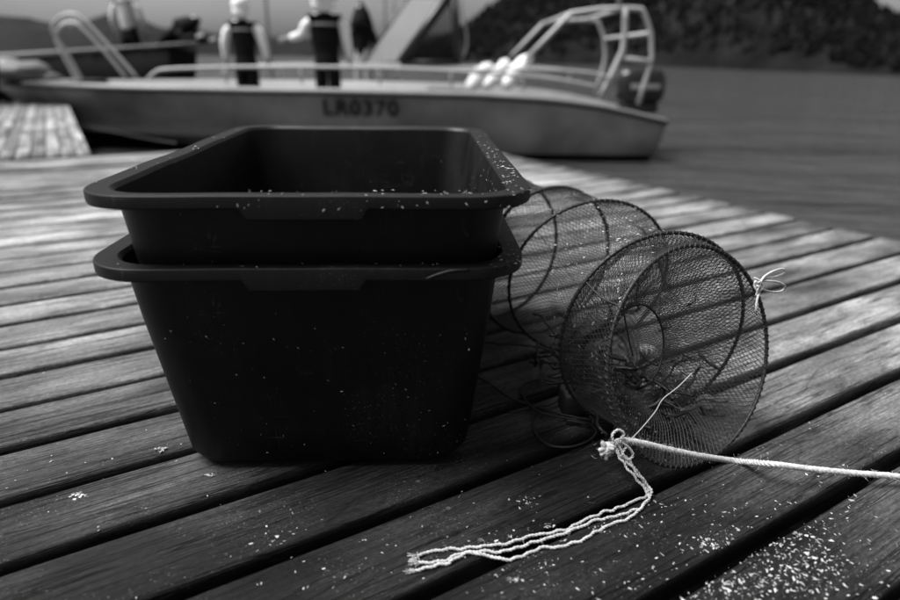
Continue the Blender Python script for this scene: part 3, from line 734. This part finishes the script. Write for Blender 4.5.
for _ in range(800):
    seg = rf.choice((0, 1, 2, 2, 2, 3, 3)); ha, hb = HO[seg], HO[seg+1]; a = rf.uniform(.2, 3.6); s_ = rf.random()
    p = hoop_pt(ha, a).lerp(hoop_pt(hb, a), s_); c = hoop_frame(ha)[0].lerp(hoop_frame(hb)[0], s_); p = c+(p-c)*(1-.1*sin(pi*s_)); flake(fn, p, rf.choice((.0009, .0013, .0018, .0024, .0031)), (p-c).normalized(), rf)
for _ in range(300):
    a = rf.gauss(4.0, 1.1); s_ = rf.random()**1.2; p = hoop_pt(A, a).lerp(ringp(a), s_); flake(fn, p+nA*.001, rf.uniform(.0007, .0018), nA, rf)
fn.build('net_flakes', FLAKE, smooth=False, label='pale flakes caught in the netting of the trap', cat='flakes', kind='stuff')

# ------------------------------------------------------------------ the boat
YC = 7.02; XS, XB = 2.0, -5.0
boat = empty('motorboat', (-1.2, YC, WZ), label='long open grey motorboat with bright rails moored behind the deck', cat='boat')
def sheer(v_):    # v 0 stern .. 1 bow : X, half breadth, z
    X = XS+(XB-XS)*v_; b = 1.06*(1-max(0, (v_-.42)/.58)**2.3)-(.08*(1-v_/.3)**2 if v_ < .3 else 0)
    z = interp([(0, -.03), (.04, .03), (.09, .10), (.16, .155), (.26, .19), (.45, .205), (1, .20)], v_)
    return X, b, z
def chine(v_):
    X = XS-.06+(XB+.95-XS)*v_; b = .90*(1-max(0, (v_-.38)/.62)**1.9); return X, b, -.36+.10*max(0, (v_-.7)/.3)**2
def keel(v_): X = XS-.1+(XB+1.2-XS)*v_; return X, 0.0, -.72+.20*max(0, (v_-.7)/.3)**2
NV = 48
def hull_rows(side, lo, hi, n):
    V = []; F = []
    for i in range(NV+1):
        v_ = i/NV; a, b = lo(v_), hi(v_)
        for k in range(n+1):
            t = k/n; V.append((a[0]+(b[0]-a[0])*t, YC+side*(a[1]+(b[1]-a[1])*t+.03*sin(pi*t)*(b[1] > .1)), a[2]+(b[2]-a[2])*t))
    m_ = n+1
    for i in range(NV):
        for k in range(n): F.append((i*m_+k, i*m_+k+1, (i+1)*m_+k+1, (i+1)*m_+k) if side < 0 else (i*m_+k, (i+1)*m_+k, (i+1)*m_+k+1, i*m_+k+1))
    return V, F
hm = MB()
for s_ in (-1, 1): hm.add(*hull_rows(s_, chine, sheer, 6))
a, b = sheer(0), chine(0); hm.add([(a[0], YC-a[1], a[2]), (a[0], YC+a[1], a[2]), (b[0], YC+b[1], b[2]), (b[0], YC-b[1], b[2])], [(0, 1, 2, 3)])
hm.build('hull', ALU, boat)
hb_ = MB()
for s_ in (-1, 1): hb_.add(*hull_rows(s_, keel, chine, 3))
c = keel(0); hb_.add([(b[0]+.001, YC-b[1], b[2]), (b[0]+.001, YC+b[1], b[2]), (c[0], YC, c[2])], [(0, 1, 2)])
hb_.build('hull_bottom', BOTTOM, boat)
for s_ in (-1, 1):
    P = [Vector((sheer(i/60)[0], YC+s_*(sheer(i/60)[1]+.012), sheer(i/60)[2]-.02)) for i in range(61)]
    MB().tube(P, .022, 8).build('rub_rail', RUBBER, boat)
    # gunwale cap with its inner side
    V = []; F = []
    for i in range(61):
        X, b_, z = sheer(i/60); o_ = YC+s_*b_; n_ = YC+s_*max(0, b_-.16); V += [(X, o_, z), (X, o_-s_*.01, z+.014), (X, n_, z+.014), (X, YC+s_*max(0, b_-.18), -.25)]
    for i in range(60):
        for k in range(3): F.append((i*4+k, i*4+k+1, i*4+5+k, i*4+4+k))
    MB().add(V, F).build('gunwale', ALU_LIGHT, boat)
V = []; F = []
for i in range(31):
    X, b_, z = sheer(i/30*.97); V += [(X, YC-max(0, b_-.17), -.24), (X, YC+max(0, b_-.17), -.24)]
for i in range(30): F.append((2*i, 2*i+1, 2*i+3, 2*i+2))
MB().add(V, F).build('cockpit_floor', INTERIOR, boat, False)
V = []; F = []
for i in range(16):
    v_ = .84+.16*i/15; X, b_, z = sheer(v_); V += [(X, YC-max(0, b_-.02), z+.018), (X, YC, z+.03), (X, YC+max(0, b_-.02), z+.018)]
for i in range(15): F += [(3*i, 3*i+1, 3*i+4, 3*i+3), (3*i+1, 3*i+2, 3*i+5, 3*i+4)]
MB().add(V, F).build('foredeck', ALU_LIGHT, boat)
# thwart and console
MB().box((.9, YC, .0), (.45, 1.6, .06), bev=.02).build('seat', INTERIOR, boat); MB().box((-.05, YC+.2, -.03), (.5, .8, .40), bev=.03).build('console', INTERIOR, boat)
# number on the bow side
fc_ = bpy.data.curves.new('registration_number', 'FONT'); fc_.body = 'LR0370'; fc_.size = .205; fc_.extrude = .002; fc_.offset = .006; fc_.space_character = 1.12; fc_.align_x = 'CENTER'; fc_.align_y = 'CENTER'
to = bpy.data.objects.new('tmp', fc_); COL.objects.link(to); bpy.context.view_layer.update()
me = bpy.data.meshes.new_from_object(to.evaluated_get(bpy.context.evaluated_depsgraph_get())); bpy.data.objects.remove(to)
me.materials.clear(); me.materials.append(PRINT); to = bpy.data.objects.new('registration_number', me); COL.objects.link(to)
to.parent = boat; to.matrix_parent_inverse = Matrix.Translation(boat.location).inverted(); to['label'] = 'black letters LR0370 on the hull side'
pl = at(361, 108.5, Y=YC-1.035); to.location = pl+Vector((0, -.035, 0)); to.rotation_euler = (radians(90+15), 0, radians(0))
# side rail
def rail(P, r=.014, name='rail', n=6): return MB().tube(spline(P, n), r, 8).build(name, TUBE, boat)
YN = YC-.98
for sgn in (-1, 1):
    f = lambda x, y: (lambda q: q if sgn < 0 else Vector((q.x, 2*YC-q.y, q.z)))(at(x, y, Y=YN))
    P = [f(*q) for q in ((148, 79), (156, 72), (170, 69), (240, 67), (330, 67), (420, 69), (500, 74), (560, 80), (598, 87))]; rail(P, .015, 'side_rail')
    P = [f(*q) for q in ((452, 72), (500, 69), (560, 70), (603, 75), (607, 82), (602, 92))]; rail(P, .012, 'aft_rail')
    for x, y0, y1 in ((225, 67, 84), (300, 67, 84), (378, 68, 85), (450, 71, 87), (522, 76, 91)): MB().tube([f(x, y0), f(x+2, y1)], .010, 8).build('stanchion', TUBE, boat)
# bow pulpit, two nested loops
for P, Y, r in (([(82, 80), (68, 55), (55, 35), (53, 26), (60, 17), (72, 14), (84, 20), (110, 47), (138, 79)], 6.95, .019), ([(78, 82), (66, 60), (57, 42), (57, 32), (63, 25), (73, 23), (83, 29), (105, 52), (128, 80)], 7.25, .017)):
    rail([at(x, y, Y=Y) for x, y in P], r, 'bow_rail')
# targa arch
def arch(pl_, r, Y, sgn):
    P = [at(x, y, Y=YN+.05) for x, y in pl_]
    if sgn > 0: P = [Vector((q.x, 2*YC-q.y, q.z)) for q in P]
    MB().tube([q for k in range(len(P)-1) for q in (P[k], P[k].lerp(P[k+1], .5))]+[P[-1]], r, 8).build('arch_tube', TUBE, boat)
for sgn in (-1, 1):
    arch([(526, 59), (571, 13), (600, 9), (624, 8), (642, 9), (647, 20), (651, 33), (652, 55), (650, 66), (638, 104)], .021, 0, sgn)
    if sgn > 0: continue
    arch([(625, 8), (625, 30), (623, 50), (612, 74), (600, 98)], .027, 0, sgn)
    arch([(624, 58), (651, 62)], .022, 0, sgn)
for x, y in ((571, 13), (625, 8), (651, 33)):
    p = at(x, y, Y=YN+.05); MB().tube([p, Vector((p.x, 2*YC-p.y, p.z))], .018, 8).build('arch_tube', TUBE, boat)
p = at(618, 8, Y=YN+.05); MB().tube([p, p+Vector((.03, 0, .75))], [.018, .008], 8).build('aerial', TUBE, boat)
# windscreen: near side pane in a dark triangular frame, pale front panes running forward to the centre
wa, wb, wc = at(401, 62, Y=6.35), at(447, -2, Y=6.35), at(460, 63, Y=6.35)
wb2 = wb+(wb-wa)*.12; wct = wc+(wb-wc)*0; wct = at(449, -6, Y=6.35)
fm = MB(); fm.tube([wa, wb2], .046, 8); fm.tube([wb2, wc], .040, 8); fm.tube([wa, wc], .030, 8); fm.build('side_frame', DARKFRAME, boat)
MB().add([wa, wb2, wc], [(0, 1, 2)]).build('side_pane', TINT, boat, False)
ca, cb = at(364, 63, Y=7.02), at(415, -10, Y=7.02)
for sgn in (-1, 1):
    g_ = lambda q: q if sgn < 0 else Vector((q.x, 2*YC-q.y, q.z))
    e_ = Vector((-.045, 0, .01))
    MB().add([g_(wa+e_), g_(wb2+e_), cb, ca], [(0, 1, 2, 3)]).build('front_pane', SCREEN, boat, False)
MB().tube([ca, cb], .016, 8).build('centre_frame', DARKFRAME, boat)
# grab rail behind the windscreen
rail([at(461, -12, Y=6.4), at(462, 10, Y=6.4), at(466, 30, Y=6.4), at(466, 48, Y=6.4), at(459, 66, Y=6.4)], .009, 'grab_rail')
# outboard engine
ob = empty('outboard_engine', (2.2, YC-.15, -.1), label='black outboard engine hung on the stern of the grey motorboat', cat='engine')
oc = at(640, 92, Y=YC-.15)
MB().box(oc+Vector((-.02, 0, .06)), (.50, .36, .36), bev=.11).build('cowl', COWL, ob)
MB().box(oc+Vector((-.01, 0, -.15)), (.36, .30, .10), bev=.03).build('cowl_base', RUBBER, ob)
MB().tube([oc+Vector((.0, 0, -.18)), oc+Vector((.06, 0, -.62))], [.10, .06], 10).build('leg', RUBBER, ob)
lx = at(655, 158, Y=YC-.3)
MB().ell(lx+Vector((.0, 0, -.03)), (.34, .10, .10)).build('gearcase', RUBBER, ob); MB().box(lx+Vector((.02, 0, .04)), (.30, .22, .02), bev=.005).build('cavitation_plate', RUBBER, ob)
for k in range(3):
    a = 2*pi*k/3; MB().ell(lx+Vector((.19, .055*cos(a), -.03+.055*sin(a))), (.015, .07, .11), Matrix.Rotation(a, 3, 'X')).build('blade', RUBBER, ob)
MB().box(oc+Vector((.0, -.182, .06)), (.30, .006, .05), bev=.002).build('cowl_stripe', BAND, ob)
# fender-shaped stand-ins for crumpled white items at the near gunwale
for (x0, y0, x1, y1, r, lb) in ((468, 90, 490, 64, .075, 'leftmost white fender leaning at the side rail'), (488, 89, 508, 60, .066, 'middle white fender of the three at the side rail'), (503, 88, 530, 56, .078, 'rightmost and longest white fender at the side rail')):
    a, b = at(x0, y0, Y=6.28), at(x1, y1, Y=6.40); n_ = 14
    P = [a.lerp(b, k/n_) for k in range(n_+1)]; R = [r*max(.15, (1-abs(2*k/n_-1)**3.5))**.5*(1+.45*noise.noise(Vector((k*.45, x0, 2)))) for k in range(n_+1)]; P = [p+Vector((noise.noise(Vector((k*.2, x0, 5)))*.06, 0, 0)) for k, p in enumerate(P)]
    f_ = MB().tube(P, R, 14).build('wad', WHITE, label=lb, cat='wad', group='crumpled white items on the motorboat')
    MB().tube([b, b+(b-a).normalized()*.05], .016, 8).build('eyelet', RUBBER, f_)
# tarpaulin bundle on the bow
tpm = MB(); lump(tpm, at(25, 72, Y=6.9), .22, 3.3, .45); lump(tpm, at(8, 68, Y=6.95), .16, 8.1, .6); lump(tpm, at(45, 77, Y=6.9), .12, 5.1, .4)
tpm.build('tarpaulin', TARP, label='crumpled grey tarpaulin heaped on the bow of the motorboat', cat='tarpaulin')
# mooring line from the bow down to the deck end
MB().tube(spline([at(70, 122, Y=6.6), at(110, 131, Y=5.6), at(150, 139, Y=4.6), at(176, 143, Y=3.75)], 8), .004, 6).build('mooring_line', CORD, label='thin mooring line running from the bow to the deck end', cat='rope')

# ------------------------------------------------------------------ second boat behind on the left, masts
b2 = empty('dark_boat', (-5.5, 9.4, WZ), label='dark hulled boat with pale gunwale behind the bow of the grey motorboat', cat='boat')
tip, tl = at(197, 41, Y=9.3), at(30, 60, Y=9.0)
V = []; F = []; n_ = 20
for i in range(n_+1):
    s_ = i/n_; x = tip.x+(-9.0-tip.x)*s_; zz = tip.z+(-.28)*min(1, s_*1.6)**.8; b_ = .95*min(1, (s_*3.2))**.6
    V += [(x+.35*(1-s_)*0-.25*(s_ < .02), 9.3, WZ-.2), (x-.2, 9.3-b_*.6, WZ), (x, 9.3-b_, zz-.05), (x, 9.3+b_, zz-.05), (x-.2, 9.3+b_*.6, WZ)]
for i in range(n_):
    for k in range(5): F.append((i*5+k, i*5+(k+1) % 5, i*5+5+(k+1) % 5, i*5+5+k))
MB().add(V, F).build('hull', BOTTOM, b2)
for s_ in (-1, 1):
    P = [Vector((V[i*5+2][0], 9.3+s_*abs(V[i*5+2][1]-9.3), V[i*5+2][2]+.03)) for i in range(n_+1)]; MB().tube(P, .018, 8).build('gunwale', ALU_LIGHT, b2)
for x, y1, Yd, r, lb in ((271, 62, 16, .035, 'thin grey mast between the two people in black vests'), (386, 50, 18, .030, 'thin grey mast left of the windscreen'), (395, 48, 26, .03, 'faint farther mast close to the windscreen')):
    a = at(x, y1, Y=Yd); a.z = WZ; ms = MB().tube([a, Vector((a.x, a.y, 6.5))], [r, r*.7], 8).build('mast', GREYC, label=lb, cat='mast', group='masts behind the boat')
    MB().tube([Vector((a.x-.6, a.y, 2.2)), Vector((a.x+.1, a.y, 2.2))], r*.5, 6).build('boom', GREYC, ms)

# ------------------------------------------------------------------ people
def skinned(name, J, E_, material, parent, sub=2, root=0):
    """J: list of (point, rx, ry); E_: edges"""
    me = bpy.data.meshes.new(name); me.from_pydata([tuple(p[0]) for p in J], E_, []); o = bpy.data.objects.new('tmp', me); COL.objects.link(o)
    o.modifiers.new('s', 'SKIN'); me.skin_vertices
    for i, p in enumerate(J):
        sv = me.skin_vertices[0].data[i]; sv.radius = (p[1], p[2]); sv.use_root = (i == root)
    ss = o.modifiers.new('u', 'SUBSURF'); ss.levels = sub; ss.render_levels = sub
    bpy.context.view_layer.update()
    m2 = bpy.data.meshes.new_from_object(o.evaluated_get(bpy.context.evaluated_depsgraph_get())); bpy.data.objects.remove(o)
    m2.materials.clear(); m2.materials.append(material); m2.polygons.foreach_set('use_smooth', [True]*len(m2.polygons))
    o = bpy.data.objects.new(name, m2); COL.objects.link(o); o.parent = parent; return o
def person(loc, rz, label, H_=1.6, top=BLACKC, legs=BLACKC, vest=None, cap=None, lean=0., arms=None, sleeves=None, hair=HAIR, head_r=.105, wide=1., hood=None, group=None, capk=1.):
    k = H_/1.75
    root = empty('person', loc, rz, label=label, cat='person', group=group)
    V3 = lambda x, y, z: Vector((x, y, z))*k
    hip = V3(0, 0, .92); d = Vector((0, -sin(lean), cos(lean)))
    wst = hip+d*.16*k; ch = hip+d*.36*k; sh = hip+d*.50*k; nk = hip+d*.58*k; hd = hip+d*.70*k+Vector((0, -.03*k*sin(lean), 0))
    arms = arms or [((-.23, 0, 1.13), (-.26, -.05, .87)), ((.23, 0, 1.13), (.26, -.05, .87))]
    # body in one skin: legs, trunk, neck, head, arms, hands with fingers
    J = [(hip, .13*wide*k, .10*k), (wst, .125*wide*k, .095*k), (ch, .155*wide*k, .11*k), (sh, .12*wide*k, .085*k), (nk, .05*k, .05*k)]; E_ = [(0, 1), (1, 2), (2, 3), (3, 4)]
    for s_ in (-1, 1):
        i = len(J); J += [(hip+V3(.09*s_, 0, -.08), .105*k*wide, .10*k), (V3(.085*s_, -.02, .50), .09*k*wide, .09*k), (V3(.09*s_, .02, .10), .085*k, .08*k), (V3(.12*s_, -.03, .045), .042*k, .04*k), (V3(.13*s_, -.16, .035), .04*k, .03*k)]
        E_ += [(0, i), (i, i+1), (i+1, i+2), (i+2, i+3), (i+3, i+4)]
    body = skinned('body', J, E_, legs, root)
    AJ = []
    for s_, (el, wr) in zip((-1, 1), arms):
        shp = sh+V3(.17*s_*wide, 0, -.02); el = V3(*el); wr = V3(*wr)
        skinned('sleeve', [(sh+V3(.06*s_, 0, -.02), .07*k, .07*k), (shp, .082*k, .08*k), (shp.lerp(el, .5), .075*k, .075*k), (el, .066*k, .066*k), (wr, .048*k, .048*k)], [(0, 1), (1, 2), (2, 3), (3, 4)], sleeves or top, root, 2, 1)
        dr = (wr-el).normalized(); sd_ = dr.orthogonal().normalized(); hj = [(wr, .022*k, .022*k), (wr+dr*.06*k, .036*k, .016*k)]; he = [(0, 1)]
        for f_ in range(4):
            i = len(hj); q = wr+dr*.09*k+sd_*(f_-1.5)*.019*k; hj += [(q, .009*k, .009*k), (q+dr*.04*k*(1-.1*abs(f_-1.5)), .008*k, .008*k), (q+dr*.065*k+sd_.cross(dr)*.02*k, .007*k, .007*k)]; he += [(1, i), (i, i+1), (i+1, i+2)]
        i = len(hj); hj += [(wr+dr*.03*k+sd_*.04*k, .010*k, .010*k), (wr+dr*.06*k+sd_*.055*k, .009*k, .009*k)]; he += [(0, i), (i, i+1)]
        skinned('hand', hj, he, SKIN, root, 1, 1)
    # shirt or jacket over the trunk
    tj = [(hip+d*-.02*k, .150*wide*k, .118*k), (wst, .142*wide*k, .112*k), (ch, .172*wide*k, .125*k), (sh, .150*wide*k, .098*k), (sh+d*.045*k, .085*k, .07*k)]
    skinned('jacket', tj, [(0, 1), (1, 2), (2, 3), (3, 4)], vest or top, root, 2, 2)
    # head with face
    hm_ = MB(); hm_.ell(hd, (.155*k*head_r/.105, .195*k*head_r/.105, .235*k*head_r/.105), nu=20, nv=14)
    hm_.ell(hd+V3(0, -.098, -.01), (.028*k, .04*k, .05*k)); hm_.ell(hd+V3(0, -.085, -.065), (.055*k, .03*k, .02*k))
    for s_ in (-1, 1): hm_.ell(hd+V3(.078*s_, .005, -.01), (.02*k, .045*k, .065*k))
    hm_.tube([nk-d*.03*k, hd-d*.06*k], .048*k, 10)
    hh = hm_.build('head', SKIN, root, world=False)
    for s_ in (-1, 1): MB().ell(hd+V3(.032*s_, -.09, .012), (.026*k, .014*k, .014*k)).build('eye', HAIR, hh, world=False)
    if hood: (MB().tube([sh-d*.05*k, nk, hd, hd+d*.15*k], [.20*k, .165*k, .125*k, .02*k], 14)).build('hood', hood, root, world=False)
    elif cap:
        MB().ell(hd+V3(0, .012, .045), (.225*k*capk, .25*k*capk, .23*k*capk)).build('cap', cap, root, world=False)
        MB().ell(hd+V3(0, .09, -.055), (.19*k*capk, .10*k*capk, .18*k)).build('neck_flap', cap, root, world=False)
    else: MB().ell(hd+V3(0, .02, .035), (.178*k, .205*k, .21*k)).build('hair', hair, root, world=False)
    if vest:
        q = ch+V3(0, .0, .04); bnd = []
        for i in range(24):
            a = 2*pi*i/24; bnd.append(q+Vector((cos(a)*.168*wide*k, sin(a)*.128*k, 0)))
        V_ = bnd+[p+Vector((0, 0, .032*k)) for p in bnd]; MB().add([Vector((q.x+(p.x-q.x)*1.03, q.y+(p.y-q.y)*1.03, p.z)) for p in V_], [(i, (i+1) % 24, 24+(i+1) % 24, 24+i) for i in range(24)]).build('reflective_band', BAND, root, world=False)
    return root
fz = -.24
def stand(x, Y, z=fz): p = at(x, 60, Y=Y); return (p.x, p.y, z)
person(stand(246, 7.45), pi, 'person in white cap and black vest with white sleeves, arms hanging, seen from behind', 1.30, vest=BLACKC, sleeves=WHITEC, cap=WHITEC, wide=1.15, head_r=.125, capk=1.12,
       arms=[((-.29, .02, 1.16), (-.31, -.02, .93)), ((.29, .02, 1.16), (.31, -.02, .93))])
person(stand(327, 7.0), pi+.1, 'larger person in white cap and black vest holding one arm out to the left', 1.36, vest=BLACKC, sleeves=WHITEC, cap=WHITEC, wide=1.28, head_r=.12, capk=1.6,
       arms=[((-.28, .02, 1.14), (-.30, -.04, .90)), ((.30, .0, 1.20), (.50, -.10, 1.16))])
person(stand(363, 8.6), pi-.4, 'person in a dark hooded top and pale trousers, left of the windscreen', 1.36, top=BLACKC, legs=GREYC, hood=BLACKC, wide=.8, arms=[((-.2, -.08, 1.13), (-.12, -.2, 1.0)), ((.2, -.08, 1.13), (.12, -.2, 1.0))])
person(stand(134, 9.6, .02), pi-.2, 'bareheaded person in a pale shirt standing in the dark hulled boat', 1.42, top=PALEC, sleeves=PALEC, legs=BLACKC, wide=1.0, arms=[((-.27, .0, 1.12), (-.22, -.12, .92)), ((.29, .0, 1.12), (.30, -.1, .90))])
person(stand(167, 9.7, -.08), pi/2-.3, 'person in black bending forward over the dark hulled boat', 1.42, top=BLACKC, sleeves=BLACKC, legs=BLACKC, lean=1.15, wide=1.15, hood=BLACKC, arms=[((-.2, -.55, .95), (-.2, -.85, 1.0)), ((.2, -.55, .92), (.2, -.80, .95))])
pe = at(-9, 104, 0.004); person((pe.x, pe.y, .004), pi*.55, 'person in black at the left edge, one boot on the finger pier', 1.72, top=BLACKC, sleeves=BLACKC, legs=BLACKC, wide=1.3)
